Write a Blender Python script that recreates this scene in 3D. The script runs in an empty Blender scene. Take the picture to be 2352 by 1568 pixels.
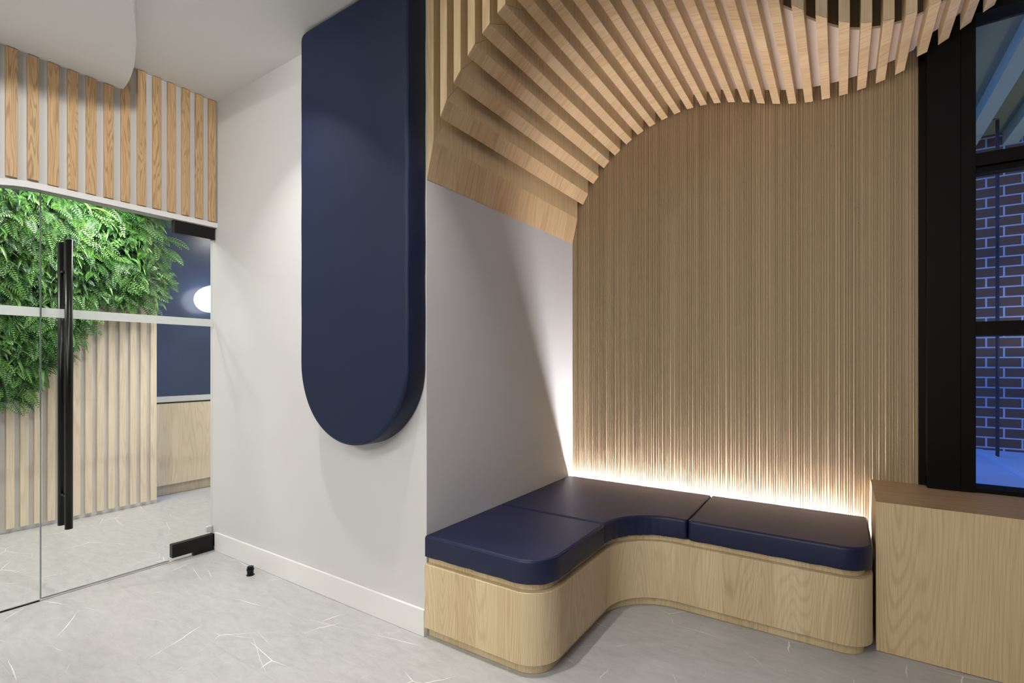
import bpy, math, random
from mathutils import Vector, Matrix
random.seed(7)
PI = math.pi
S = bpy.context.scene
COL = S.collection

# ------------------------------------------------------------ camera, world, lights, exposure
cam_d = bpy.data.cameras.new('camera'); cam = bpy.data.objects.new('camera', cam_d); COL.objects.link(cam)
cam.location = (0, 0, 1.35)
cam.rotation_euler = (math.radians(90), 0, math.atan2(.5517, .834))
cam_d.sensor_width = 36; cam_d.lens = 1141.5/2352*36
cam_d.shift_x = 0; cam_d.shift_y = 49/2352
cam_d.clip_start = .02
S.camera = cam

S.view_settings.view_transform = 'Standard'; S.view_settings.look = 'None'
S.view_settings.gamma = 1; S.view_settings.use_curve_mapping = False
S.view_settings.exposure = -0.06

W = bpy.data.worlds.new('dusk_sky'); S.world = W; W.use_nodes = True
bg = W.node_tree.nodes['Background']; bg.inputs[0].default_value = (.07, .23, .95, 1); bg.inputs[1].default_value = 3.9

def lamp(name, loc, power, size=.12, col=(1, .975, .945), spread=150, aim=None, shape='DISK', sy=None):
    d = bpy.data.lights.new(name, 'AREA'); d.energy = power; d.shape = shape; d.size = size
    if sy: d.size_y = sy
    d.color = col; d.spread = math.radians(spread)
    o = bpy.data.objects.new(name, d); COL.objects.link(o); o.location = loc
    if aim is not None:
        o.rotation_euler = (Vector(aim)-Vector(loc)).to_track_quat('-Z', 'Y').to_euler()
    return o
lamp('downlight_lamp', (-2.56, 1.24, 3.20), 10, .06, spread=92)
lamp('downlight_lamp', (-1.5, .5, 3.20), 12, .08, spread=110, aim=(-3.76, .95, 2.5))
lamp('downlight_lamp', (-1.3, 1.45, 3.20), 6, .07, spread=70)
lamp('downlight_lamp', (-3.35, -2.4, 3.04), 16, .10, spread=140, aim=(-2.2, 1.6, 1.0))
lamp('unseen_ceiling_fill', (-1.0, -1.2, 3.19), 58, 1.2, spread=170, shape='RECTANGLE', sy=1.2)  # added soft fill for an even tone, no known ceiling fitting
lamp('unseen_ceiling_fill', (-.3, -3.3, 3.10), 88, 1.5, spread=150, shape='RECTANGLE', sy=1.0, aim=(-.5, 3, .9))  # added frontal fill for alcove and cabinet, tilted from behind the camera
# room behind the glass
lamp('reception_lamp', (-5.05, 1.2, 2.93), 17, .2, spread=170)
lamp('reception_lamp', (-4.6, 2.0, 2.93), 14, .2, spread=150)
lamp('reception_lamp', (-4.7, 3.2, 2.93), 18, .25, spread=170)
lamp('reception_lamp', (-4.4, -.2, 2.93), 36, .3, spread=170)
lamp('reception_spot', (-4.95, 1.55, 2.93), 7, .06, spread=90, aim=(-5.4, 1.65, 2.2))
# added fill brightening the sheet outside the top pane; no lamp stands there
lamp('added_outdoor_fill', (1.6, 4.9, 1.2), 5, .4, col=(.9, .95, .8), spread=160, aim=(1.1, 4.4, 3.1))

# ------------------------------------------------------------ helpers
def srgb(r, g, b):
    f = lambda v: (v/255/12.92) if v/255 <= .04045 else ((v/255+.055)/1.055)**2.4
    return (f(r), f(g), f(b), 1)

def mesh_obj(name, vs, fs, mat, parent=None, smooth=False, mats=None, fm=None):
    me = bpy.data.meshes.new(name)
    me.from_pydata([tuple(v) for v in vs], [], fs)
    for m in (mats or [mat]): me.materials.append(m)
    if fm:
        for p, k in zip(me.polygons, fm): p.material_index = k
    if smooth:
        for p in me.polygons: p.use_smooth = True
    me.validate(); me.update()
    o = bpy.data.objects.new(name, me); COL.objects.link(o)
    if parent is not None:
        o.parent = parent; o.matrix_parent_inverse = Matrix()
        pl = Vector(parent.location)
        pp = parent.parent
        while pp is not None: pl += Vector(pp.location); pp = pp.parent
        for v in me.vertices: v.co -= pl      # keep meshes built in world space in place
    return o

def recenter(o, loc=None):
    """move a parentless mesh object's origin to the base centre of its geometry"""
    me = o.data
    if loc is None:
        xs = [v.co.x for v in me.vertices]; ys = [v.co.y for v in me.vertices]; zs = [v.co.z for v in me.vertices]
        loc = ((min(xs)+max(xs))/2, (min(ys)+max(ys))/2, min(zs))
    for v in me.vertices: v.co -= Vector(loc)
    o.location = loc
    return o

def tag(o, label=None, cat=None, group=None, kind=None):
    if label: o['label'] = label
    if cat: o['category'] = cat
    if group: o['group'] = group
    if kind: o['kind'] = kind
    return o

def thing(name, loc, label, cat, group=None, kind=None):
    o = bpy.data.objects.new(name, None); COL.objects.link(o); o.location = loc
    o.empty_display_size = .05
    return tag(o, label, cat, group, kind)

def hexa(p):       # 8 points: bottom 4 ccw, top 4 ccw
    return list(p), [(3, 2, 1, 0), (4, 5, 6, 7), (0, 1, 5, 4), (1, 2, 6, 5), (2, 3, 7, 6), (3, 0, 4, 7)]

def boxv(x0, x1, y0, y1, z0, z1):
    return hexa([(x0, y0, z0), (x1, y0, z0), (x1, y1, z0), (x0, y1, z0), (x0, y0, z1), (x1, y0, z1), (x1, y1, z1), (x0, y1, z1)])

def box(name, x0, x1, y0, y1, z0, z1, mat, parent=None, bevel=0):
    v, f = boxv(x0, x1, y0, y1, z0, z1)
    o = mesh_obj(name, v, f, mat, parent)
    if bevel:
        m = o.modifiers.new('bevel', 'BEVEL'); m.width = bevel; m.segments = 2; m.limit_method = 'ANGLE'
    return o

def merge(parts):
    V, Fc = [], []
    for v, f in parts:
        n = len(V); V += list(v); Fc += [tuple(i+n for i in q) for q in f]
    return V, Fc

def offset_poly(P, d):
    """inward offset of a ccw polygon"""
    n = len(P); out = []
    for i in range(n):
        a, b, c = Vector(P[i-1]), Vector(P[i]), Vector(P[(i+1) % n])
        e1 = (b-a).normalized(); e2 = (c-b).normalized()
        n1 = Vector((-e1.y, e1.x)); n2 = Vector((-e2.y, e2.x))
        m = (n1+n2); 
        if m.length < 1e-6: m = n1
        m.normalize()
        k = max(.35, m.dot(n1))
        out.append(b+m*(d/k))
    return [(p.x, p.y) for p in out]

def prism(P, z0, z1):
    n = len(P)
    V = [(p[0], p[1], z0) for p in P]+[(p[0], p[1], z1) for p in P]
    return V, [tuple(range(n-1, -1, -1)), tuple(range(n, 2*n))]+[(i, (i+1) % n, (i+1) % n+n, i+n) for i in range(n)]

def pillow(P, z0, z1, r=.018, rb=.008, seg=5, puff=.004):
    """cushion slab: rounded top and bottom edges, slightly domed"""
    n = len(P); rings = []
    for k in range(3):
        a = k/2*PI/2; rings.append((rb*(1-math.sin(a)), z0+rb*(1-math.cos(a))))
    for k in range(seg+1):
        a = k/seg*PI/2; rings.append((r*(1-math.cos(a)), z1-r+r*math.sin(a)))
    V = []; Fc = []
    for o, z in rings:
        for p in offset_poly(P, o): V.append((p[0], p[1], z))
    for k in range(len(rings)-1):
        for i in range(n):
            j = (i+1) % n
            Fc.append((k*n+i, k*n+j, (k+1)*n+j, (k+1)*n+i))
    Fc.append(tuple(range(n-1, -1, -1))); t = (len(rings)-1)*n
    Fc.append(tuple(range(t, t+n)))
    return V, Fc
def flat_caps(o):
    for p in o.data.polygons:
        if len(p.vertices) > 4: p.use_smooth = False

def tube(pts, r, n=8, closed=False):
    V = []; Fc = []; m = len(pts); pts = [Vector(p) for p in pts]
    for i, p in enumerate(pts):
        if closed: t = pts[(i+1) % m]-pts[i-1]
        else: t = pts[min(i+1, m-1)]-pts[max(i-1, 0)]
        t.normalize()
        up = Vector((0, 0, 1)) if abs(t.z) < .9 else Vector((1, 0, 0))
        a = t.cross(up).normalized(); b = t.cross(a)
        for k in range(n):
            w = 2*PI*k/n; V.append(p+a*(r*math.cos(w))+b*(r*math.sin(w)))
    R = m if closed else m-1
    for i in range(R):
        for k in range(n):
            j = (i+1) % m
            Fc.append((i*n+k, i*n+(k+1) % n, j*n+(k+1) % n, j*n+k))
    if not closed:
        Fc.append(tuple(range(n-1, -1, -1))); Fc.append(tuple(range((m-1)*n, m*n)))
    return V, Fc

def lathe(prof, cx, cy, n=24):
    V = []; Fc = []; m = len(prof)
    for r, z in prof:
        for k in range(n):
            w = 2*PI*k/n; V.append((cx+r*math.cos(w), cy+r*math.sin(w), z))
    for i in range(m-1):
        for k in range(n): Fc.append((i*n+k, i*n+(k+1) % n, (i+1)*n+(k+1) % n, (i+1)*n+k))
    Fc.append(tuple(range(n-1, -1, -1))); Fc.append(tuple(range((m-1)*n, m*n)))
    return V, Fc

ORD = ['', 'first', 'second', 'third', 'fourth', 'fifth', 'sixth', 'seventh', 'eighth', 'ninth', 'tenth', 'eleventh', 'twelfth',
       'thirteenth', 'fourteenth', 'fifteenth', 'sixteenth', 'seventeenth', 'eighteenth', 'nineteenth', 'twentieth']
ORD += ['twenty-'+o for o in ORD[1:10]]+['thirtieth']

# ------------------------------------------------------------ materials
def nodes(name):
    m = bpy.data.materials.new(name); m.use_nodes = True
    nt = m.node_tree; return m, nt, nt.nodes['Principled BSDF'], nt.nodes.new, nt.links.new

def plain(name, col, rough=.6, bump=0, bscale=200, metal=0, spec=.5, mottle=0, mscale=3, coat=0):
    m, nt, b, N, L = nodes(name)
    b.inputs['Base Color'].default_value = col; b.inputs['Roughness'].default_value = rough
    b.inputs['Metallic'].default_value = metal; b.inputs['Specular IOR Level'].default_value = spec
    if coat: b.inputs['Coat Weight'].default_value = coat; b.inputs['Coat Roughness'].default_value = .15
    tc = N('ShaderNodeTexCoord')
    nz = N('ShaderNodeTexNoise'); nz.inputs['Scale'].default_value = bscale; nz.inputs['Detail'].default_value = 4
    L(tc.outputs['Object'], nz.inputs['Vector'])
    if bump:
        bp = N('ShaderNodeBump'); bp.inputs['Strength'].default_value = bump; bp.inputs['Distance'].default_value = .002
        L(nz.outputs['Fac'], bp.inputs['Height']); L(bp.outputs['Normal'], b.inputs['Normal'])
    n2 = N('ShaderNodeTexNoise'); n2.inputs['Scale'].default_value = mscale; n2.inputs['Detail'].default_value = 3
    L(tc.outputs['Object'], n2.inputs['Vector'])
    mx = N('ShaderNodeMix'); mx.data_type = 'RGBA'
    k = 1-(mottle or .02)
    mx.inputs[6].default_value = (col[0]*k, col[1]*k, col[2]*k, 1); mx.inputs[7].default_value = col
    L(n2.outputs['Fac'], mx.inputs[0]); L(mx.outputs[2], b.inputs['Base Color'])
    return m

def wood(name, light, dark, low=(9, 9, .8), fine=(420, 420, 6), rings=26, stave=None, ring_amt=.45, rough=.42, stave_amt=.12):
    m, nt, b, N, L = nodes(name)
    b.inputs['Roughness'].default_value = rough
    tc = N('ShaderNodeTexCoord'); oi = N('ShaderNodeObjectInfo')
    off = N('ShaderNodeVectorMath'); off.operation = 'ADD'
    sc = N('ShaderNodeMath'); sc.operation = 'MULTIPLY'; sc.inputs[1].default_value = 37.0
    L(oi.outputs['Random'], sc.inputs[0]); L(tc.outputs['Object'], off.inputs[0]); L(sc.outputs[0], off.inputs[1])
    def mapped(s):
        q = N('ShaderNodeVectorMath'); q.operation = 'MULTIPLY'; q.inputs[1].default_value = s
        L(off.outputs[0], q.inputs[0]); return q.outputs[0]
    n1 = N('ShaderNodeTexNoise'); n1.inputs['Scale'].default_value = 1; n1.inputs['Detail'].default_value = 1.5
    n1.inputs['Roughness'].default_value = .35
    L(mapped(low), n1.inputs['Vector'])
    mu = N('ShaderNodeMath'); mu.operation = 'MULTIPLY'; mu.inputs[1].default_value = rings*6.283
    L(n1.outputs['Fac'], mu.inputs[0])
    sn = N('ShaderNodeMath'); sn.operation = 'SINE'; L(mu.outputs[0], sn.inputs[0])
    h = N('ShaderNodeMapRange'); h.inputs[1].default_value = .0; h.inputs[2].default_value = 1
    L(sn.outputs[0], h.inputs[0])
    n2 = N('ShaderNodeTexNoise'); n2.inputs['Scale'].default_value = 1; n2.inputs['Detail'].default_value = 3
    L(mapped(fine), n2.inputs['Vector'])
    f2 = N('ShaderNodeMapRange'); f2.inputs[1].default_value = .35; f2.inputs[2].default_value = .7
    L(n2.outputs['Fac'], f2.inputs[0])
    # ring strength modulated by a mid noise so that plain and figured zones alternate
    n3 = N('ShaderNodeTexNoise'); n3.inputs['Scale'].default_value = .6
    L(mapped((low[0]*.8, low[1]*.8, low[2]*.8)), n3.inputs['Vector'])
    a = N('ShaderNodeMath'); a.operation = 'MULTIPLY'; L(h.outputs[0], a.inputs[0]); L(n3.outputs['Fac'], a.inputs[1])
    a2 = N('ShaderNodeMath'); a2.operation = 'MULTIPLY'; a2.inputs[1].default_value = ring_amt*1.8; L(a.outputs[0], a2.inputs[0])
    a3 = N('ShaderNodeMath'); a3.operation = 'MULTIPLY_ADD'; a3.inputs[1].default_value = .38
    L(f2.outputs[0], a3.inputs[0]); L(a2.outputs[0], a3.inputs[2])
    fac = a3.outputs[0]
    if stave:
        sx = N('ShaderNodeVectorMath'); sx.operation = 'MULTIPLY'; sx.inputs[1].default_value = stave
        L(tc.outputs['Object'], sx.inputs[0])
        dt = N('ShaderNodeVectorMath'); dt.operation = 'DOT_PRODUCT'; dt.inputs[1].default_value = (1, 1, 1)
        L(sx.outputs[0], dt.inputs[0])
        fl = N('ShaderNodeMath'); fl.operation = 'FLOOR'; L(dt.outputs['Value'], fl.inputs[0])
        wn = N('ShaderNodeTexWhiteNoise'); wn.noise_dimensions = '1D'; L(fl.outputs[0], wn.inputs['W'])
        a4 = N('ShaderNodeMath'); a4.operation = 'MULTIPLY_ADD'; a4.inputs[1].default_value = stave_amt*2.5
        L(wn.outputs['Value'], a4.inputs[0]); L(fac, a4.inputs[2]); fac = a4.outputs[0]
    mx = N('ShaderNodeMix'); mx.data_type = 'RGBA'; mx.inputs[6].default_value = light; mx.inputs[7].default_value = dark
    L(fac, mx.inputs[0]); L(mx.outputs[2], b.inputs['Base Color'])
    bp = N('ShaderNodeBump'); bp.inputs['Strength'].default_value = .12; bp.inputs['Distance'].default_value = .001
    L(fac, bp.inputs['Height']); L(bp.outputs['Normal'], b.inputs['Normal'])
    return m

OL = srgb(218, 199, 161); OD = srgb(172, 146, 104)
M = {}
M['white'] = plain('white_paint', srgb(207, 206, 204), .55, .08, 350)
M['ceiling'] = plain('ceiling_paint', srgb(236, 235, 233), .7, .05, 300)
M['bright'] = plain('bright_white_paint', srgb(243, 244, 244), .6)
M['trim'] = plain('white_trim', srgb(228, 227, 224), .35)
M['bounce_white'] = plain('white_bounce_tint', srgb(226, 208, 190), .6)  # white drywall with the wood's warm bounce put into the colour
M['void'] = plain('olive_void_shade', srgb(92, 76, 52), .8)  # shade of dark voids put into the colour
M['black'] = plain('black_metal', srgb(9, 7, 7), .5, .03, 500, spec=.12)
M['side_paint'] = plain('taupe_paint', srgb(120, 114, 104), .7)
M['far_paint'] = plain('beige_grey_paint', srgb(222, 219, 214), .7)
M['black_gloss'] = plain('black_satin', srgb(9, 9, 10), .3, spec=.3)
M['steel'] = plain('brushed_steel', srgb(170, 170, 170), .3, metal=1)
M['alu'] = plain('aluminium', srgb(190, 190, 190), .35, metal=.7)
M['grey_rail'] = plain('pale_grey_laminate', srgb(205, 205, 203), .35)
M['bench_wood'] = wood('bench_oak', OL, OD, low=(5, 5, .45), rings=48, stave=(8.3, 7.1, 0), ring_amt=.26)
M['box_wood'] = wood('cabinet_oak', srgb(216, 195, 154), srgb(172, 143, 98), low=(4.2, 4.2, .42), rings=42, stave=(5.2, 0, 0), ring_amt=.32, stave_amt=.06)
M['top_wood'] = wood('cabinet_top_oak', srgb(190, 160, 120), srgb(150, 118, 80), low=(.8, 12, 6), fine=(6, 260, 260), rings=12)
M['baffle_v'] = wood('baffle_oak', srgb(224, 200, 156), srgb(186, 154, 106), low=(6, 9, .7), fine=(260, 260, 5), rings=10, ring_amt=.25)
M['baffle_b'] = wood('baffle_oak_cross', srgb(228, 200, 158), srgb(188, 152, 106), low=(1.2, 9, .7), fine=(10, 300, 8), rings=10, stave=(0, 9, 0), ring_amt=.3)
M['wall_slat'] = wood('wall_slat_oak', srgb(205, 172, 128), srgb(150, 112, 70), low=(14, 22, 1.9), fine=(350, 350, 6), rings=13, ring_amt=.55)
M['pale_slat'] = wood('pale_ash', srgb(236, 221, 198), srgb(204, 182, 150), low=(10, 14, .8), rings=9, ring_amt=.3)
M['pale_panel'] = wood('pale_ash_panel', srgb(228, 213, 188), srgb(200, 179, 148), low=(8, 8, .8), rings=14, ring_amt=.35, stave=(0, 9, 0))
M['navy'] = plain('navy_leather', srgb(12, 28, 58), .52, .10, 260, spec=.35, mottle=.12, mscale=2)
M['navy_seat'] = plain('navy_seat_leather', srgb(14, 23, 60), .5, .18, 120, mottle=.1, mscale=6)
M['navy_wall'] = plain('navy_glass_panel', srgb(47, 62, 92), .25, spec=.4)

# stone floor
def floor_mat():
    m, nt, b, N, L = nodes('grey_marble_vinyl')
    tc = N('ShaderNodeTexCoord')
    n1 = N('ShaderNodeTexNoise'); n1.inputs['Scale'].default_value = 9; n1.inputs['Detail'].default_value = 10; n1.inputs['Roughness'].default_value = .7
    n1.inputs['Distortion'].default_value = .6
    mp = N('ShaderNodeMapping'); mp.inputs['Scale'].default_value = (1, 3.0, 1); mp.inputs['Rotation'].default_value = (0, 0, -.5)
    L(tc.outputs['Object'], mp.inputs[0]); L(mp.outputs[0], n1.inputs['Vector'])
    r1 = N('ShaderNodeValToRGB')
    r1.color_ramp.elements[0].position = .3; r1.color_ramp.elements[0].color = srgb(166, 165, 164)
    r1.color_ramp.elements[1].position = .72; r1.color_ramp.elements[1].color = srgb(187, 186, 184)
    L(n1.outputs['Fac'], r1.inputs[0])
    col = r1.outputs[0]
    for sc, rot, seed, w in ((1.5, .5, 3.1, .0027), (2.3, 1.0, 9.7, .0022), (1.1, .2, 21, .0028)):
        mq = N('ShaderNodeMapping'); mq.inputs['Location'].default_value = (seed, seed*.7, 0); mq.inputs['Rotation'].default_value = (0, 0, rot)
        mq.inputs['Scale'].default_value = (1, 1.7, 1)
        L(tc.outputs['Object'], mq.inputs[0])
        nd = N('ShaderNodeTexNoise'); nd.inputs['Scale'].default_value = 5; nd.inputs['Detail'].default_value = 4
        L(mq.outputs[0], nd.inputs['Vector'])
        sb = N('ShaderNodeVectorMath'); sb.operation = 'MULTIPLY_ADD'; sb.inputs[1].default_value = (.05, .05, 0)
        L(nd.outputs['Color'], sb.inputs[0]); L(mq.outputs[0], sb.inputs[2])
        vo = N('ShaderNodeTexVoronoi'); vo.feature = 'DISTANCE_TO_EDGE'; vo.inputs['Scale'].default_value = sc; vo.voronoi_dimensions = '2D'
        L(sb.outputs[0], vo.inputs['Vector'])
        ms = N('ShaderNodeTexNoise'); ms.inputs['Scale'].default_value = 2.6; ms.inputs['Detail'].default_value = 1
        L(mq.outputs[0], ms.inputs['Vector'])
        th = N('ShaderNodeMapRange'); th.inputs[1].default_value = .56; th.inputs[2].default_value = .70; th.inputs[3].default_value = 0; th.inputs[4].default_value = w*sc*1.1
        L(ms.outputs['Fac'], th.inputs[0])
        dv = N('ShaderNodeMath'); dv.operation = 'LESS_THAN'; L(vo.outputs['Distance'], dv.inputs[0]); L(th.outputs[0], dv.inputs[1])
        k = N('ShaderNodeMath'); k.operation = 'MULTIPLY'; k.inputs[1].default_value = .9; L(dv.outputs[0], k.inputs[0])
        mx = N('ShaderNodeMix'); mx.data_type = 'RGBA'; mx.inputs[7].default_value = srgb(236, 234, 230)
        L(k.outputs[0], mx.inputs[0]); L(col, mx.inputs[6]); col = mx.outputs[2]
    br = N('ShaderNodeTexBrick'); br.inputs['Scale'].default_value = 1; br.offset = .5
    br.inputs['Brick Width'].default_value = 1.2; br.inputs['Row Height'].default_value = .6; br.inputs['Mortar Size'].default_value = .0012
    br.inputs['Mortar Smooth'].default_value = 0
    br.inputs['Color1'].default_value = (0, 0, 0, 1); br.inputs['Color2'].default_value = (0, 0, 0, 1); br.inputs['Mortar'].default_value = (1, 1, 1, 1)
    L(tc.outputs['Object'], br.inputs['Vector'])
    kk = N('ShaderNodeMath'); kk.operation = 'MULTIPLY'; kk.inputs[1].default_value = .25; L(br.outputs['Color'], kk.inputs[0])
    mx = N('ShaderNodeMix'); mx.data_type = 'RGBA'; mx.inputs[7].default_value = srgb(120, 118, 116)
    L(kk.outputs[0], mx.inputs[0]); L(col, mx.inputs[6]); L(mx.outputs[2], b.inputs['Base Color'])
    b.inputs['Roughness'].default_value = .38; b.inputs['Specular IOR Level'].default_value = .35
    return m
M['floor'] = floor_mat()

def fluted_mat():
    m, nt, b, N, L = nodes('fluted_clay')
    tc = N('ShaderNodeTexCoord')
    q = N('ShaderNodeVectorMath'); q.operation = 'MULTIPLY'; q.inputs[1].default_value = (190, 1, .2); L(tc.outputs['Object'], q.inputs[0])
    n = N('ShaderNodeTexNoise'); n.inputs['Scale'].default_value = 1; n.inputs['Detail'].default_value = 3; L(q.outputs[0], n.inputs['Vector'])
    r = N('ShaderNodeValToRGB'); r.color_ramp.elements[0].position = .3; r.color_ramp.elements[0].color = srgb(165, 142, 111)
    r.color_ramp.elements[1].position = .7; r.color_ramp.elements[1].color = srgb(188, 166, 134); L(n.outputs['Fac'], r.inputs[0])
    # small pits
    n2 = N('ShaderNodeTexNoise'); n2.inputs['Scale'].default_value = 160; L(tc.outputs['Object'], n2.inputs['Vector'])
    gt = N('ShaderNodeMath'); gt.operation = 'GREATER_THAN'; gt.inputs[1].default_value = .735; L(n2.outputs['Fac'], gt.inputs[0])
    mx = N('ShaderNodeMix'); mx.data_type = 'RGBA'; mx.inputs[7].default_value = srgb(90, 66, 50)
    L(gt.outputs[0], mx.inputs[0]); L(r.outputs[0], mx.inputs[6]); L(mx.outputs[2], b.inputs['Base Color'])
    b.inputs['Roughness'].default_value = .6
    return m
M['fluted'] = fluted_mat()

def glass_mat(name, tint=(.972, .985, .978, 1), boost=1.0):
    m = bpy.data.materials.new(name); m.use_nodes = True; nt = m.node_tree; nt.nodes.clear(); N = nt.nodes.new; L = nt.links.new
    o = N('ShaderNodeOutputMaterial'); t = N('ShaderNodeBsdfTransparent'); t.inputs[0].default_value = tint
    g = N('ShaderNodeBsdfGlossy'); g.inputs['Roughness'].default_value = .0; g.inputs[0].default_value = (boost, boost, boost, 1)
    f = N('ShaderNodeFresnel'); f.inputs[0].default_value = 1.45; x = N('ShaderNodeMixShader')
    ge = N('ShaderNodeNewGeometry'); iv = N('ShaderNodeMath'); iv.operation = 'SUBTRACT'; iv.inputs[0].default_value = 1; L(ge.outputs['Backfacing'], iv.inputs[1])
    ff = N('ShaderNodeMath'); ff.operation = 'MULTIPLY'; L(f.outputs[0], ff.inputs[0]); L(iv.outputs[0], ff.inputs[1])
    L(ff.outputs[0], x.inputs[0]); L(t.outputs[0], x.inputs[1]); L(g.outputs[0], x.inputs[2]); L(x.outputs[0], o.inputs[0])
    return m
M['glass'] = glass_mat('clear_glass')
M['glass_edge'] = plain('glass_edge', srgb(120, 135, 130), .2)
def frost_mat():
    m = bpy.data.materials.new('frosted_film'); m.use_nodes = True; nt = m.node_tree; nt.nodes.clear(); N = nt.nodes.new; L = nt.links.new
    o = N('ShaderNodeOutputMaterial'); t = N('ShaderNodeBsdfTransparent'); d = N('ShaderNodeBsdfDiffuse'); d.inputs[0].default_value = (.75, .77, .76, 1)
    tr = N('ShaderNodeBsdfTranslucent'); tr.inputs[0].default_value = (.8, .82, .8, 1)
    a = N('ShaderNodeMixShader'); a.inputs[0].default_value = .5; L(d.outputs[0], a.inputs[1]); L(tr.outputs[0], a.inputs[2])
    x = N('ShaderNodeMixShader'); x.inputs[0].default_value = .72; L(t.outputs[0], x.inputs[1]); L(a.outputs[0], x.inputs[2]); L(x.outputs[0], o.inputs[0])
    return m
M['frost'] = frost_mat()

def emit(name, col, st):
    m = bpy.data.materials.new(name); m.use_nodes = True; nt = m.node_tree; nt.nodes.clear()
    e = nt.nodes.new('ShaderNodeEmission'); e.inputs[0].default_value = col; e.inputs[1].default_value = st
    o = nt.nodes.new('ShaderNodeOutputMaterial'); nt.links.new(e.outputs[0], o.inputs[0]); return m
M['led'] = emit('led_strip_light', (.98, .94, 1, 1), 440)
M['globe'] = emit('opal_globe_light', (1, .95, .88, 1), 7)

def brick_mat():
    m, nt, b, N, L = nodes('brown_brick')
    tc = N('ShaderNodeTexCoord'); sx = N('ShaderNodeSeparateXYZ'); cb = N('ShaderNodeCombineXYZ')
    L(tc.outputs['Object'], sx.inputs[0]); L(sx.outputs[0], cb.inputs[0]); L(sx.outputs[2], cb.inputs[1])
    br = N('ShaderNodeTexBrick'); br.inputs['Scale'].default_value = 1; br.inputs['Brick Width'].default_value = .207; br.inputs['Row Height'].default_value = .0795
    br.inputs['Mortar Size'].default_value = .0062; br.inputs['Mortar Smooth'].default_value = .2
    br.inputs['Color1'].default_value = srgb(104, 80, 66); br.inputs['Color2'].default_value = srgb(92, 72, 62); br.inputs['Mortar'].default_value = srgb(170, 185, 205)
    L(cb.outputs[0], br.inputs['Vector']); L(br.outputs['Color'], b.inputs['Base Color']); b.inputs['Roughness'].default_value = .85
    bp = N('ShaderNodeBump'); bp.invert = True; bp.inputs['Strength'].default_value = .4; bp.inputs['Distance'].default_value = .006
    L(br.outputs['Fac'], bp.inputs['Height']); L(bp.outputs['Normal'], b.inputs['Normal'])
    return m
M['brick'] = brick_mat()
M['snow'] = plain('pale_ledge_membrane', srgb(205, 215, 230), .5, .3, 6, mottle=.25, mscale=2.5)
M['refl_ceiling'] = plain('reflected_ceiling_tone', srgb(140, 138, 96), .7, mottle=.2)  # olive offsets the blue light so the sheet reads as a reflected ceiling
M['refl_beam'] = plain('reflected_beam_tone', srgb(180, 178, 140), .5)  # pale tone of reflected beams put into the colour
M['dark_pipe'] = plain('dark_pipe', srgb(22, 24, 44), .5)

def leaf_mat(name, c1, c2):
    m, nt, b, N, L = nodes(name)
    ge = N('ShaderNodeNewGeometry'); rr = N('ShaderNodeMix'); rr.data_type = 'RGBA'
    rr.inputs[6].default_value = c1; rr.inputs[7].default_value = c2
    L(ge.outputs['Random Per Island'], rr.inputs[0]); L(rr.outputs[2], b.inputs['Base Color'])
    b.inputs['Roughness'].default_value = .42
    tr = N('ShaderNodeBsdfTranslucent'); L(rr.outputs[2], tr.inputs[0])
    x = N('ShaderNodeMixShader'); x.inputs[0].default_value = .25
    o = nt.nodes['Material Output']; L(b.outputs[0], x.inputs[1]); L(tr.outputs[0], x.inputs[2]); L(x.outputs[0], o.inputs[0])
    return m
M['leafA'] = leaf_mat('fern_green', srgb(36, 82, 34), srgb(88, 138, 52))
M['leafB'] = leaf_mat('strap_leaf_green', srgb(34, 80, 38), srgb(96, 150, 56))
M['leafC'] = leaf_mat('maidenhair_green', srgb(44, 92, 48), srgb(104, 148, 76))
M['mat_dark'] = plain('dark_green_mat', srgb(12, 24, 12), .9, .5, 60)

# ------------------------------------------------------------ setting
CZ = 3.228      # ceiling height
XA = -3.764     # glass / slat wall plane
YB = 1.817      # white wall carrying the navy panel
XC = -1.708     # alcove side wall
YD = 3.427      # fluted back wall

def struct(o): o['kind'] = 'structure'; return o
struct(box('floor', -5.9, 3.0, -4.0, 4.3, -.1, 0, M['floor']))
struct(box('ceiling', XA, 3.0, -4.0, 3.60, CZ, CZ+.12, M['ceiling']))
struct(box('ceiling_reception', -5.9, XA-.12, -1.6, 4.3, 3.0, 3.12, M['ceiling']))
struct(box('wall_left', -3.85, XC, YB, YB+.13, 0, CZ, M['white']))
struct(box('wall_alcove', XC-.12, XC, YB+.13, YD+.02, 0, CZ, M['white']))
struct(box('wall_right', 3.0, 3.12, -4.0, 3.6, 0, CZ, M['side_paint']))
struct(box('wall_behind', XA, 3.0, -4.12, -4.0, 0, CZ, M['far_paint']))
struct(box('wall_reception_end', -5.9, -3.86, 4.3, 4.4, 0, 3.0, M['white']))
struct(box('wall_reception_near', -5.9, XA-.12, -1.7, -1.6, 0, 3.0, M['white']))
struct(box('wall_reception_side', -3.85, -3.73, YB+.13, 4.3, 0, 3.0, M['white']))
struct(box('wall_reception_slatted', -5.65, -5.53, -1.6, 2.115, 0, 3.0, M['bright']))
struct(box('wall_reception_back', -5.9, -5.80, 2.115, 4.3, 0, 3.0, M['white']))

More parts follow.
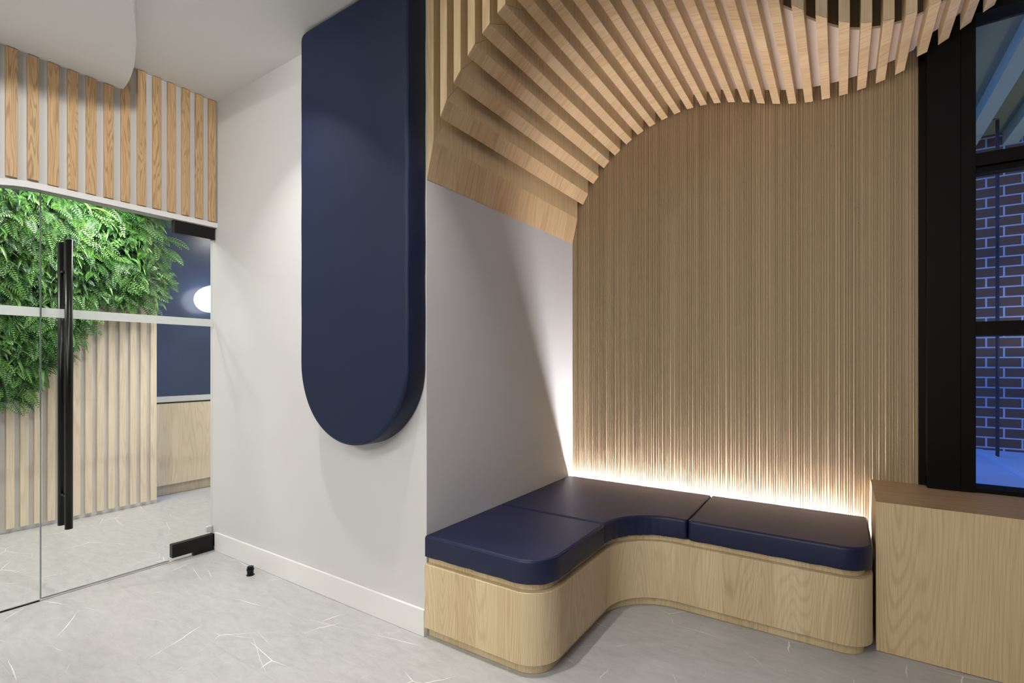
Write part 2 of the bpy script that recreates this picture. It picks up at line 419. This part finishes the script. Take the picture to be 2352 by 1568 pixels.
# fluted back wall, one continuous ribbed sheet
def fluted():
    xs = []; x = -1.74; rnd = random.Random(4)
    V = []
    pts = [(x, 0.0)]
    while x < .345:
        w = rnd.choice([.0055, .007, .008, .009, .012]); g = rnd.choice([.0025, .003, .004, .005]); d = rnd.uniform(.0045, .0085)
        for k in range(6):
            a = (k+.5)/6*PI
            pts.append((x+w*(.5-.5*math.cos(a)), -d*math.sin(a)**.6))
        x += w
        pts.append((x, 0.0)); x += g; pts.append((x, 0.0))
    n = len(pts)
    V = [(p[0], YD+p[1], 0) for p in pts]+[(p[0], YD+p[1], CZ) for p in pts]
    Fc = [(i, i+1, n+i+1, n+i) for i in range(n-1)]
    # back thickness
    b = len(V); x0, x1 = pts[0][0], pts[-1][0]
    V += [(x0, YD+.12, 0), (x1, YD+.12, 0), (x1, YD+.12, CZ), (x0, YD+.12, CZ)]
    Fc += [(b+1, b, b+3, b+2), (0, n, b+3, b), (n-1, b+1, b+2, 2*n-1)]
    return mesh_obj('wall_back', V, Fc, M['fluted'])
struct(fluted())

# header over the glass: solid wall with a rounded opening corner
AR = .72; zt = 2.335; yl = .87-AR
def arch(off=0, n=20):      # (y, z) of opening edge from right end to the left jamb foot
    r = AR-off; P = [(YB, zt-off)]
    for k in range(n+1):
        a = PI/2+k/n*PI/2; P.append((.87+r*math.cos(a), zt-AR+r*math.sin(a)))
    P.append((yl+off, 0)); return P
def yz_prism(P, x0, x1):
    n = len(P); V = [(x0, p[0], p[1]) for p in P]+[(x1, p[0], p[1]) for p in P]
    return V, [tuple(range(n)), tuple(range(2*n-1, n-1, -1))]+[(i+n, (i+1) % n+n, (i+1) % n, i) for i in range(n)]
P = arch()+[(-4.0, 0), (-4.0, CZ), (YB, CZ)]
struct(mesh_obj('wall_glazed', *yz_prism(P, XA-.12, XA), M['white']))
# white casing bead along the opening
def bead(o1, o2, x0, x1):
    A = arch(o1); B = arch(o2); n = len(A)
    V = [(x0, *p) for p in A]+[(x0, *p) for p in B]+[(x1, *p) for p in A]+[(x1, *p) for p in B]
    Fc = []
    for i in range(n-1):
        Fc += [(i, i+1, n+i+1, n+i), (2*n+i, 3*n+i, 3*n+i+1, 2*n+i+1), (i, 2*n+i, 2*n+i+1, i+1), (n+i, n+i+1, 3*n+i+1, 3*n+i)]
    Fc += [(0, n, 3*n, 2*n), (n-1, 3*n-1, 4*n-1, 2*n-1)]
    return V, Fc
V, Fc = bead(-.022, .012, XA+.001, XA+.013)
struct(mesh_obj('trim_1', V, Fc, M['trim']))
V, Fc = bead(.001, .016, XA-.060, XA-.001)
struct(mesh_obj('trim_2', V, Fc, M['alu']))
struct(box('baseboard_left', XA+.005, XC-.004, YB-.016, YB-.001, 0, .131, M['trim'], bevel=.002))

# lower curved ceiling
edge = [(-3.762, 1.253), (-3.604, 1.233), (-3.435, 1.197), (-3.32, 1.165), (-3.156, 1.112), (-2.989, 1.05), (-2.871, 1.0), (-2.76, .94), (-2.6, .83), (-2.45, .69),
        (-2.33, .5), (-2.26, .28), (-2.23, 0), (-2.23, -.6), (-2.23, -3.98), (-3.762, -3.98)]
def smooth_pts(P, n=4):
    out = []
    for i in range(len(P)-1):
        p0, p1, p2, p3 = [Vector(P[max(0, min(len(P)-1, i+k))]) for k in (-1, 0, 1, 2)]
        for k in range(n):
            t = k/n; out.append(tuple(.5*((2*p1)+(p2-p0)*t+(2*p0-5*p1+4*p2-p3)*t*t+(3*p1-p0-3*p2+p3)*t**3)))
    out.append(tuple(P[-1])); return out
E2 = smooth_pts(edge[:13], 5)+edge[13:]
E2 = E2[::-1]     # ccw
v, f = prism(E2, 3.06, CZ-.001)
struct(mesh_obj('ceiling_lower', v, f, M['ceiling']))

# ------------------------------------------------------------ oak slats above the door
y = .7885; idx = 0
ys = [1.7800-.0858*k for k in range(15)]
for k, yc in enumerate(ys):
    top = 3.056 if yc < 1.262 else CZ-.003
    zb = 2.358
    if yc < .87:      # follows the rounded opening
        dy = .87-yc; R = AR+.026
        zb = (zt-AR+math.sqrt(max(0, R*R-dy*dy))) if dy < R*.98 else .02
        if dy >= R*.8: zb = None
    if zb is None: continue
    w = .0235
    z0 = zb if yc > .87 else zb+.004
    o = box('timber_batten', XA+.001, XA+.022, yc-w, yc+w, z0+.003, top, M['wall_slat'], bevel=.0018)
    recenter(o)
    tag(o, 'honey oak batten over the glass door, %s counting from the white wall corner' % ORD[k+1], 'wall batten', 'oak battens above the glass door')

# ------------------------------------------------------------ glass door and fixed pane
door = thing('door_1', (XA, 1.33, 0), None, None); struct(door)
dy0, dy1 = .879, 1.803
xg0, xg1 = XA-.031, XA-.020
def yzbox(name, y0, y1, z0, z1, x0, x1, mat, parent, bevel=0): return box(name, x0, x1, y0, y1, z0, z1, mat, parent, bevel)
yzbox('glass_pane', dy0, dy1, .014, 2.315, xg0, xg1, M['glass'], door)
yzbox('glass_edge', dy0-.0015, dy0, .012, 2.315, xg0, xg1, M['glass_edge'], door)
yzbox('bottom_edge_strip', dy0, dy1-.28, .009, .0135, xg0-.001, xg1+.001, M['steel'], door)
yzbox('frosted_band', dy0+.001, dy1-.001, 1.611, 1.663, xg1+.0005, xg1+.001, M['frost'], door)
for z0, z1, yy in ((2.235, 2.322, 1.545), (.028, .118, 1.535)):
    h = yzbox('patch_fitting', yy, dy1+.006, z0, z1, XA-.047, XA-.0045, M['black_gloss'], door, .002)
yzbox('clear_stop', 1.775, 1.812, .125, .165, XA-.075, XA-.05, M['grey_rail'], door, .002)
h = yzbox('floor_pivot', 1.67, 1.805, .002, .024, XA-.04, XA-.01, M['black_gloss'], door)
for sx, nm in ((1, 'pull_handle'), (-1, 'pull_handle')):
    xh = XA-.0255+sx*.062
    yh = .984
    v, f = tube([(xh, yh, .39), (xh, yh, 2.06)], .0185, 20)
    h = mesh_obj(nm, v, f, M['black_gloss'], door, smooth=False)
    for p in h.data.polygons: p.use_smooth = len(p.vertices) == 4
    for zz in (.575, 1.885):
        v, f = tube([(XA-.0255+sx*.0062, yh, zz), (XA-.0255+sx*.030, yh, zz), (xh, yh, zz)], .010, 14)
        mesh_obj('standoff', v, f, M['black_gloss'], h)
# fixed pane left of the door
pane = thing('window_1', (XA, .5, 0), None, None); struct(pane)
A = [(dy0-.006, zt-.002)]+[p for p in arch(.001) if p[0] < dy0-.01]+[]
A = [(dy0-.006, .006)]+A
v, f = yz_prism(A[::-1][::-1], xg0, xg1)
mesh_obj('glass_pane', v, f, M['glass'], pane)
yzbox('glass_edge', dy0-.0055, dy0-.004, .006, zt-.004, xg0, xg1, M['glass_edge'], pane)
yzbox('frosted_band', yl+.004, dy0-.008, 1.611, 1.663, xg1+.0005, xg1+.001, M['frost'], pane)
yzbox('floor_channel', yl+.004, dy0-.007, .001, .005, xg0-.003, xg1+.003, M['black'], pane)
# door stop on the floor
v, f = lathe([(.024, 0), (.024, .004), (.019, .006), (.019, .03), (.0225, .032), (.0225, .041), (.017, .043), (.019, .048), (.018, .055), (.012, .057)], -3.135, 1.72, 24)
dstop = mesh_obj('door_stop', v, f, M['black_gloss']); recenter(dstop)
tag(dstop, 'small black cylindrical door stop on the grey floor near white baseboard', 'door stop')

# ------------------------------------------------------------ navy upholstered wall panel
def wall_pad():
    x0, x1, cz, zt2 = -2.562, -1.712, 1.344, CZ-.012
    r = (x1-x0)/2; cx = (x0+x1)/2; cr = .05; P = []
    for k in range(49):
        a = PI+k/48*PI; P.append((cx+r*math.cos(a), cz+r*math.sin(a)))
    n = 30
    for k in range(1, n): P.append((x1, cz+(zt2-cr-cz)*k/n))
    for k in range(7):
        a = k/6*PI/2; P.append((x1-cr+cr*math.cos(a), zt2-cr+cr*math.sin(a)))
    for k in range(7):
        a = PI/2+k/6*PI/2; P.append((x0+cr+cr*math.cos(a), zt2-cr+cr*math.sin(a)))
    for k in range(1, n): P.append((x0, zt2-cr-(zt2-cr-cz)*k/n))
    rnd = random.Random(3)
    P = [(p[0]+.0012*math.sin(p[1]*17), p[1]) for p in P]
    P2 = P
    Vp, Fp = pillow(P2, 0, .125, r=.02, rb=.006, seg=6)
    root = thing('upholstered_panel', (cx, YB, cz-r), 'tall navy leather padded panel with rounded bottom hung on white wall', 'wall panel')
    V3 = [(v[0], YB-.002-v[2], v[1]) for v in Vp]
    o = mesh_obj('padded_body', V3, Fp, M['navy'], root, smooth=True); flat_caps(o)
    ring = offset_poly(P2, .004)
    v, f = tube([(p[0], YB-.117, p[1]) for p in ring], .0028, 6, True)
    mesh_obj('piping', v, f, M['navy'], o, smooth=True)
    ring = offset_poly(P2, .012)
    v, f = tube([(p[0], YB-.1245, p[1]) for p in ring], .0012, 5, True)
    mesh_obj('stitching', v, f, M['navy'], o, smooth=True)
wall_pad()

# ------------------------------------------------------------ bench
def arcp(cx, cy, r, a0, a1, n=14):
    return [(cx+r*math.cos(math.radians(a0+(a1-a0)*k/n)), cy+r*math.sin(math.radians(a0+(a1-a0)*k/n))) for k in range(n+1)]
FY, RX, SY, EX, BY = 1.797, -1.030, 2.745, .125, 3.36
def outline(o=0, back=BY, left=XC+.003):
    P = [(left, FY+o)]
    P += arcp(-1.18, 1.947, .15-o, 270, 360)
    P += arcp(-.745, 2.46, .285+o, 180, 90, 18)
    P += arcp(.0, 2.87, .125-o, 270, 360)
    P += [(EX-o, back), (left, back)]
    return P
bench = thing('corner_bench', (-.8, 2.8, 0), 'curved oak corner bench base along the fluted wall under navy cushions', 'bench')
def band(o, z0, z1, th=.02):
    return prism(outline(o), z0, z1)
for nm, o, z0, z1 in (('toe_kick', .032, .001, .052), ('front_panel', 0, .052, .363), ('seat_rail', .030, .3635, .3925)):
    v, f = band(o, z0, z1); ob = mesh_obj(nm, v, f, M['bench_wood'], bench)
    ob.modifiers.new('b', 'BEVEL').width = .0012

def densify(P, d=.03):
    out = []
    for i in range(len(P)):
        a = Vector(P[i]); b = Vector(P[(i+1) % len(P)]); n = max(1, int((b-a).length/d))
        for k in range(n): out.append(tuple(a+(b-a)*(k/n)))
    return out
def cushion(name, P, label, wr=0, z1=.503):
    
    P = densify(P, .011)
    xs = [p[0] for p in P]; ysx = [p[1] for p in P]
    root = thing(name, ((min(xs)+max(xs))/2, (min(ysx)+max(ysx))/2, .397), label, 'seat cushion', 'navy seat cushions on the corner bench')
    V, Fc = pillow(P, .397, z1, r=.014, rb=.006, seg=5)
    rnd = random.Random(len(P))
    n = len(P)
    def wob(v):
        x, y, z = v
        if z < .41:
            z += .0010*math.sin(x*38+y*31)+.0006*math.sin(x*71+y*57)
            dx, dy = x+.745, y-2.46; rr = math.hypot(dx, dy)
            if rr < .31 and dx < .03 and dy > -.03:      # gathered leather on the inside curve
                a = math.atan2(dy, dx); k = .0035*math.sin(a*44+math.sin(a*17))*max(0, min(1, (dy+.03)*9))*max(0, min(1, (.03-dx)*9))
                x += dx/rr*(k-.001); y += dy/rr*(k-.001)
        return (x, y, z)
    V = [wob(v) for v in V]
    o = mesh_obj('cushion_body', V[:], Fc, M['navy_seat'], root, smooth=True); flat_caps(o)
    ring = offset_poly(P, .0042)
    v, f = tube([(p[0], p[1], z1-.0042) for p in ring], .0020, 6, True)
    mesh_obj('piping', v, f, M['navy_seat'], o, smooth=True)
    ring = offset_poly(P, .0125)
    v, f = tube([(p[0], p[1], z1-.0003) for p in ring], .0010, 5, True)
    mesh_obj('stitching', v, f, M['navy_seat'], o, smooth=True)
    return o
L0 = XC+.004
def rnd_corner(P): return P
C1 = [(L0, FY+.004)]+arcp(-1.18, 1.947, .148, 270, 360)+[(RX-.002, 2.42)]+arcp(RX-.020, 2.430, .018, 0, 90, 5)+[(L0, 2.450)]
cushion('seat_cushion', C1, 'navy leather seat cushion with rounded corner at the front left end of the bench')
C2 = [(L0, 2.456), (RX-.010, 2.450)]+arcp(-.745, 2.46, .287, 176, 90, 18)+[(-.700, 2.748)]+[(-.692, 2.76), (-.692, BY)]+[(L0, BY)]
cushion('seat_cushion', C2, 'largest navy leather seat cushion filling the inner corner of the bench')
C3 = arcp(-.668, 2.765, .018, 180, 270, 5)+arcp(.0, 2.87, .124, 270, 360)+[(EX-.002, BY-.02)]+arcp(EX-.022, BY-.02, .02, 0, 90, 5)+[(-.686, BY)]
cushion('seat_cushion', C3, 'long navy leather seat cushion on the bench beside the oak window cabinet')

led = thing('led_strip', (-.8, YD-.02, .40), 'white light strip glowing along the fluted wall behind the bench cushions', 'light strip')
box('housing', XC+.003, EX, BY+.004, YD-.009, .36, .395, M['alu'], led)
box('light_diffuser', XC+.006, EX-.03, YD-.040, YD-.018, .396, .402, M['led'], led)

# ------------------------------------------------------------ oak window cabinet
cab = thing('oak_cabinet', (1.5, 3.15, 0), 'large oak cabinet box standing under the black window at right', 'cabinet')
bx0, bx1, by0, by1, bz = .138, 2.98, 2.888, YD-.009, .700
v, f = hexa([(bx0, by0+.02, .003), (bx1, by0+.02, .003), (bx1, by0, .003), (bx0, by0, .003), (bx0, by0+.02, bz-.02), (bx1, by0+.02, bz-.02), (bx1, by0, bz-.0006), (bx0, by0, bz-.0006)])
f = [tuple(reversed(q)) for q in f]
mesh_obj('front_panel', v, f, M['box_wood'], cab)
v, f = hexa([(bx0, by0+.0205, bz-.02), (bx1, by0+.0205, bz-.02), (bx1, by1, bz-.02), (bx0, by1, bz-.02), (bx0, by0+.0006, bz), (bx1, by0+.0006, bz), (bx1, by1, bz), (bx0, by1, bz)])
mesh_obj('top_panel', v, f, M['top_wood'], cab)
box('side_panel', bx0, bx0+.018, by0+.021, by1, .003, bz-.021, M['box_wood'], cab)
box('carcass', bx0+.019, bx1, by0+.022, by1-.002, .001, bz-.022, M['void'], cab)

# ------------------------------------------------------------ window
win = thing('window_2', (1.6, 3.45, .7), None, None); struct(win)
z0w = .703; z1w = CZ-.003
box('jamb', .348, .374, 3.405, 3.60, z0w, z1w, M['black'], win)
box('column_cover', .3745, .503, 3.338, 3.60, z0w, z1w, M['black'], win, .001)
box('frame_stile', .506, .562, 3.341, 3.60, z0w, z1w, M['black'], win, .001)
box('stile_infill', .5032, .5058, 3.346, 3.60, z0w, z1w, M['black'], win)
for nm, a, b2 in (('sill_rail', z0w, .722), ('mullion', 1.487, 1.556), ('mullion', 2.335, 2.398), ('head_rail', 3.10, z1w)):
    box(nm, .563, 2.99, 3.36, 3.50, a, b2, M['black'], win)
box('mullion_lip', .563, 2.99, 3.385, 3.45, 2.305, 2.334, M['black'], win)
box('stile', 1.72, 1.80, 3.3585, 3.52, .7225, 3.0995, M['black'], win)
for (a, b2) in ((.7225, 1.4865), (1.5565, 2.3045), (2.3985, 3.0995)):
    box('glass_pane', .563, 1.7195, 3.42, 3.428, a, b2, M['glass'], win)
    box('glass_pane', 1.8005, 2.99, 3.42, 3.428, a, b2, M['glass'], win)
struct(box('wall_window_base', .349, 3.0, 3.43, 3.60, 0, .698, M['white']))

# ------------------------------------------------------------ outside
bw = box('brick_wall', -1.2, 5.0, 5.4, 5.6, .2, 4.2, M['brick']); recenter(bw)
tag(bw, 'brown brick wall with pale mortar seen outside through the window', 'brick wall')
lg = box('outdoor_ledge', -1.2, 5.0, 3.61, 5.399, .5, .655, M['snow']); recenter(lg)
tag(lg, 'blue-lit pale ledge outside at the foot of the brick wall', 'ledge')
sf = box('reflected_ceiling_sheet', .2, 2.4, 3.61, 5.39, 3.16, 3.22, M['refl_ceiling'])  # stand-in for the ceiling reflected in the top pane
recenter(sf); tag(sf, 'grey-green sheet outside imitating the ceiling reflected in the top window pane', 'reflection sheet')
kb = mesh_obj('ledge_kerb', *hexa([(.86, 5.2, .656), (.93, 3.9, .656), (.98, 3.9, .656), (.91, 5.2, .656), (.86, 5.2, .685), (.93, 3.9, .685), (.98, 3.9, .685), (.91, 5.2, .685)]), M['snow']); recenter(kb)
tag(kb, 'low pale kerb running across the blue-lit ledge outside the window', 'kerb')
for k, xx in enumerate((.80, 1.06, 1.36)):
    o = box('reflected_beam', xx, xx+.09, 3.63, 5.39, 3.06, 3.158, M['refl_beam']); recenter(o)  # bars added to imitate beams reflected in the glass
    tag(o, '%s pale bar outside imitating a beam reflected in the top pane, counting rightwards from the black column' % ORD[k+1], 'beam', 'pale bars imitating reflected beams')
v, f = tube([(.969, 5.06, .656), (.969, 5.06, 3.15)], .011, 10)
o = mesh_obj('thin_post', v, f, M['dark_pipe']); recenter(o)
tag(o, 'thin dark upright rod outside the window in front of the bricks', 'post')

# ------------------------------------------------------------ baffled bulkhead over the alcove
prof = [(-1.708, 2.25), (-1.664, 2.44), (-1.621, 2.538), (-1.581, 2.609), (-1.536, 2.678), (-1.493, 2.726), (-1.45, 2.778), (-1.411, 2.819), (-1.363, 2.853),
        (-1.323, 2.883), (-1.278, 2.913), (-1.237, 2.937), (-1.19, 2.96), (-1.15, 2.98), (-1.103, 2.994), (-1.065, 3.006), (-1.018, 3.018), (-.979, 3.027),
        (-.928, 3.035), (-.889, 3.041), (-.841, 3.044), (-.804, 3.044), (-.756, 3.042), (-.717, 3.038), (-.669, 3.032), (-.628, 3.023), (-.582, 3.013),
        (-.541, 3.001), (-.497, 2.987), (-.456, 2.971), (-.41, 2.955), (-.368, 2.94), (-.323, 2.928), (-.281, 2.914), (-.238, 2.903), (-.196, 2.895),
        (-.146, 2.888), (-.106, 2.885), (-.056, 2.883), (-.017, 2.882), (.029, 2.882), (.069, 2.886), (.114, 2.891), (.155, 2.898), (.2, 2.908), (.241, 2.919),
        (.287, 2.933), (.329, 2.947), (.369, 2.958), (.41, 2.976), (.455, 2.998), (.496, 3.022), (.54, 3.048), (.582, 3.078), (.626, 3.10), (.668, 3.12), (.72, 3.13)]
front = [(-1.708, YB), (-1.15, YB), (-.95, 1.84), (-.75, 1.91), (-.55, 2.04), (-.38, 2.21), (-.238, 2.37), (-.196, 2.42), (-.146, 2.492), (-.106, 2.55), (-.056, 2.61),
         (-.017, 2.658), (.029, 2.705), (.069, 2.742), (.114, 2.775), (.155, 2.806), (.2, 2.833), (.241, 2.856), (.287, 2.875), (.329, 2.888), (.369, 2.893), (.46, 2.893), (.54, 2.88), (.72, 2.84)]
def interp(T, x):
    for (a, b2), (c, d) in zip(T, T[1:]):
        if a <= x <= c: return b2+(d-b2)*(x-a)/(c-a)
    return T[0][1] if x < T[0][0] else T[-1][1]
DH = .20
def dv_(x): return .085+max(0, min(1, (-1.28-x)/.42))*.22
nb = 0
starts = [-1.7065]+[-1.6205+.08485*k for k in range(27)]
names_n = 0
for k, xs0 in enumerate(starts):
    x0 = xs0; x1 = xs0+.0425
    za, zb2 = interp(prof, x0), interp(prof, x1)
    if x0 > .60: continue
    ya, yb_ = interp(front, x0), interp(front, x1)
    if x0 < -1.15: ya = yb_ = YB+.0005
    back = YD-.009 if x1 < .33 else 3.333
    top = CZ-.004
    DV = dv_(x0)-.002; DW = dv_(x1)-.002
    root = thing('timber_baffle', ((x0+x1)/2, ya, za), 'oak ceiling baffle over the bench alcove, %s counting rightwards from the white side wall' % ORD[k+1], 'ceiling baffle', 'oak ceiling baffles over the alcove')
    # upright leg (mitred to the soffit leg)
    g = .0008
    A4 = [(ya, za+g), (ya+DH, za+DV+g), (ya+DH, top), (ya, top)]
    B4 = [(yb_, zb2+g), (yb_+DH, zb2+DW+g), (yb_+DH, top), (yb_, top)]
    V = [(x0, *p) for p in A4]+[(x1, *p) for p in B4]
    Fc = [(0, 3, 2, 1), (4, 5, 6, 7), (0, 4, 7, 3), (3, 7, 6, 2), (2, 6, 5, 1), (1, 5, 4, 0)]
    o = mesh_obj('upright_leg', V, Fc, M['baffle_v'], root)
    m_ = o.modifiers.new('b', 'BEVEL'); m_.width = .001; m_.segments = 1
    A4 = [(ya+g, za), (back, za), (back, za+DV-.001), (ya+DH, za+DV-.001)]
    B4 = [(yb_+g, zb2), (back, zb2), (back, zb2+DW-.001), (yb_+DH, zb2+DW-.001)]
    V = [(x0, *p) for p in A4]+[(x1, *p) for p in B4]
    Fc = [(0, 3, 2, 1), (4, 5, 6, 7), (0, 4, 7, 3), (3, 7, 6, 2), (2, 6, 5, 1), (1, 5, 4, 0)]
    o = mesh_obj('soffit_leg', V, Fc, None, root, mats=[M['baffle_v'], M['baffle_b']], fm=[0, 0, 0, 0, 0, 1])
    m_ = o.modifiers.new('b', 'BEVEL'); m_.width = .001; m_.segments = 1

# curved bulkhead behind the baffles
bulk = thing('curved_bulkhead', (-.5, 3.0, 3.0), 'curved white bulkhead soffit, warm bounce put in its colour, glimpsed between the oak ceiling baffles', 'bulkhead')
N_ = 110; V = []; X0, X1 = -1.66, .665
for i in range(N_+1):
    x = X0+(X1-X0)*i/N_; z = min(interp(prof, x)+dv_(x), CZ-.03); yf = interp(front, x)+DH+.006
    yb2 = YD-.009 if x < .33 else 3.335
    V += [(x, yf, z), (x, yb2, z), (x, yb2, z+.012), (x, yf, z+.012)]
Fc = []
for i in range(N_):
    for j in range(4): a, b2 = i*4+j, i*4+(j+1) % 4; Fc.append((a, b2, b2+4, a+4))
Fc += [(3, 2, 1, 0), (N_*4, N_*4+1, N_*4+2, N_*4+3)]
mesh_obj('soffit_sheet', V, Fc, M['bounce_white'], bulk, smooth=False)
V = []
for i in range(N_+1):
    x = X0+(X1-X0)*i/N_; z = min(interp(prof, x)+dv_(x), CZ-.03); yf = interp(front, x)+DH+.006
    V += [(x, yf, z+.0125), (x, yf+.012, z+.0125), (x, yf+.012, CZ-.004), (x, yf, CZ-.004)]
mesh_obj('void_shade_sheet', V, Fc, M['void'], bulk)  # sheet closing the void above the soffit, its shade put into the colour

# ------------------------------------------------------------ room behind the glass
c0 = 2.052+.026
for k in range(16):
    yc = c0-.0822*k
    if yc < .2: break
    o = box('timber_batten', -5.529, -5.487, yc-.024, yc+.024, .035, 2.998, M['pale_slat'], bevel=.002); recenter(o)
    tag(o, 'pale timber batten behind the glass door, %s counting leftwards from the navy panel' % ORD[k+1], 'wall batten', 'pale battens behind the glass')
cb = thing('reception_counter', (-5.75, 3.1, 0), 'pale timber counter front with grey top below the navy panel behind the glass', 'counter')
box('front_panel', -5.72, -5.70, 2.122, 4.29, .112, .935, M['pale_panel'], cb)
box('toe_kick', -5.775, -5.76, 2.122, 4.29, .001, .110, M['pale_panel'], cb)
box('countertop', -5.79, -5.69, 2.122, 4.29, .953, 1.008, M['grey_rail'], cb)
box('carcass', -5.79, -5.722, 2.122, 4.29, .112, .952, M['void'], cb)
nv = box('navy_panel', -5.79, -5.755, 2.120, 4.29, 1.012, 2.99, M['navy_wall']); recenter(nv)
tag(nv, 'glossy navy wall panel above the counter behind the glass door', 'wall panel')
# globe wall lamp: lopsided pebble
V = []; Fc = []; nu, nvv = 28, 18
gc = Vector((-5.62, 2.67, 2.035))
for i in range(nvv+1):
    th = PI*i/nvv
    for j in range(nu):
        ph = 2*PI*j/nu
        yy = math.sin(th)*math.cos(ph); zz = math.cos(th); xx = math.sin(th)*math.sin(ph)
        k = 1+.12*math.cos(math.atan2(zz, yy)*2-.9)
        V.append((gc.x+.075*xx, gc.y+.165*k*yy, gc.z+.155*k*zz))
for i in range(nvv):
    for j in range(nu): Fc.append((i*nu+j, i*nu+(j+1) % nu, (i+1)*nu+(j+1) % nu, (i+1)*nu+j))
lp = thing('globe_lamp', (gc.x, gc.y, gc.z), 'glowing white pebble shaped lamp on the navy panel behind the glass', 'lamp')
mesh_obj('opal_globe', V, Fc, M['globe'], lp, smooth=True)
v, f = tube([(-5.754, gc.y, gc.z), (-5.69, gc.y, gc.z)], .05, 20); mesh_obj('mount', v, f, M['steel'], lp)

# living wall
GX = -5.47
bound = [(.0, .80), (.78, .80), (.98, .98), (1.05, 1.10), (1.18, 1.25), (1.30, 1.34), (1.42, 1.42), (1.56, 1.58), (1.66, 1.86), (1.95, 1.90), (2.12, 1.93), (2.2, 2.0)]
bound = [(.0, .80), (.78, .82), (1.10, 1.02), (1.20, 1.13), (1.30, 1.28), (1.42, 1.34), (1.50, 1.50), (1.56, 1.80), (1.70, 1.86), (1.90, 1.84), (2.06, 1.90), (2.16, 2.02), (2.2, 2.10)]
lw = thing('living_wall', (GX, 1.1, 1.6), 'lush green fern wall hanging over the pale timber battens behind the glass door', 'living wall')
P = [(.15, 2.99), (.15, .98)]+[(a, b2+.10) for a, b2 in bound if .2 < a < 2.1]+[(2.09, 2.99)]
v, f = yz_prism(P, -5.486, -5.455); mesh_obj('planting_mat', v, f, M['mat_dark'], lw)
rl = random.Random(11)
def leaflet(V, Fc, p, d, nrm, L_, w):
    s = d.cross(nrm).normalized()*w
    n = len(V); V += [p, p+d*L_*.45+s+nrm*.1*w, p+d*L_, p+d*L_*.45-s+nrm*.1*w]; Fc.append((n, n+1, n+2, n+3))
def frond(V, Fc, base, d, nrm, L_, w, pairs, droop, lw_=.32):
    """midrib with pinnae; one connected island per frond is not needed"""
    pts = []; p = base.copy(); dd = d.copy(); seg = pairs
    for i in range(seg+1):
        pts.append((p.copy(), dd.copy())); p = p+dd*(L_/seg); dd = (dd+Vector((0, 0, -droop/seg))).normalized()
    # keep one island: build rib strip and attach pinnae to its vertices
    prev = None
    for i, (q, t) in enumerate(pts):
        s = t.cross(nrm).normalized(); rw = .0014*(1-i/(seg+1))
        n = len(V); V += [q+s*rw, q-s*rw]
        if prev is not None: Fc.append((prev, n, n+1, prev+1))
        if 0 < i < seg:
            u = i/seg; ln = w*(math.sin(PI*min(1, u*.85+.18))**.8)
            for sg, b0 in ((1, n), (-1, n+1)):
                dv = (s*sg*.9+t*.5).normalized(); bw_ = L_/seg*lw_*1.5
                m = len(V)
                V += [q+s*sg*rw+dv*ln*.5+t*bw_, q+s*sg*rw+dv*ln-nrm*ln*.12, q+s*sg*rw+dv*ln*.5-t*bw_]
                Fc.append((b0, m, m+1, m+2))
        prev = n
def strap(V, Fc, base, d, nrm, L_, w, droop):
    seg = 9; p = base.copy(); dd = d.copy(); prev = None
    for i in range(seg+1):
        u = i/seg; s = dd.cross(nrm).normalized(); ww = w*(math.sin(PI*(u*.93+.05))**.7)*(1+.18*math.sin(i*2.3))
        n = len(V); V += [p+s*ww+nrm*ww*.35, p.copy(), p-s*ww+nrm*ww*.35]
        if prev is not None: Fc += [(prev, prev+1, n+1, n), (prev+1, prev+2, n+2, n+1)]
        prev = n; p = p+dd*(L_/seg); dd = (dd+Vector((0, 0, -droop/seg))+nrm*rl.uniform(-.05, .05)).normalized()
bufs = {'A': ([], []), 'B': ([], []), 'C': ([], [])}
def inside(yy, zz): return zz > interp(bound, yy)+.05 and zz < 2.98
tot = 0
while tot < 2600:
    yy = rl.uniform(.55, 2.15); zz = rl.uniform(1.0, 2.75)
    if not inside(yy, zz): continue
    tot += 1
    # patches of species
    pat = math.sin(yy*7.3+1.1)*math.sin(zz*8.1+.4)+.5*math.sin(yy*13+zz*9)
    r = pat+rl.uniform(-.6, .6)
    base = Vector((GX+rl.uniform(.0, .10), yy, zz))
    out = Vector((1, 0, 0))
    ang = rl.uniform(-1.1, 1.1)
    d = (Vector((rl.uniform(.35, .9), math.sin(ang)*.8, -.75*math.cos(ang)+rl.uniform(-.1, .7)))).normalized()
    nrm = (out+Vector((0, rl.uniform(-.4, .4), rl.uniform(.2, .8)))).normalized(); nrm = (nrm-d*nrm.dot(d)).normalized()
    if r < -.02:
        V, Fc = bufs['A']; frond(V, Fc, base, d, nrm, rl.uniform(.15, .27), rl.uniform(.028, .045), 12, rl.uniform(.6, 1.6), .25)
    elif r < .62:
        V, Fc = bufs['B']
        for _ in range(1): strap(V, Fc, base, d, nrm, rl.uniform(.10, .21), rl.uniform(.005, .0105), rl.uniform(.8, 1.8))
    else:
        V, Fc = bufs['C']
        for q in range(3):
            d2 = (d+Vector((rl.uniform(-.4, .4), rl.uniform(-.7, .7), rl.uniform(-.5, .5)))).normalized(); n2 = (nrm-d2*nrm.dot(d2)).normalized()
            frond(V, Fc, base+d*.02*q, d2, n2, rl.uniform(.07, .13), rl.uniform(.014, .024), 8, .8, .36)
for k_, nm, mt in (('A', 'fern_fronds', 'leafA'), ('B', 'strap_leaves', 'leafB'), ('C', 'maidenhair_sprays', 'leafC')):
    o = mesh_obj(nm, bufs[k_][0], bufs[k_][1], M[mt], lw); o['kind'] = 'stuff'
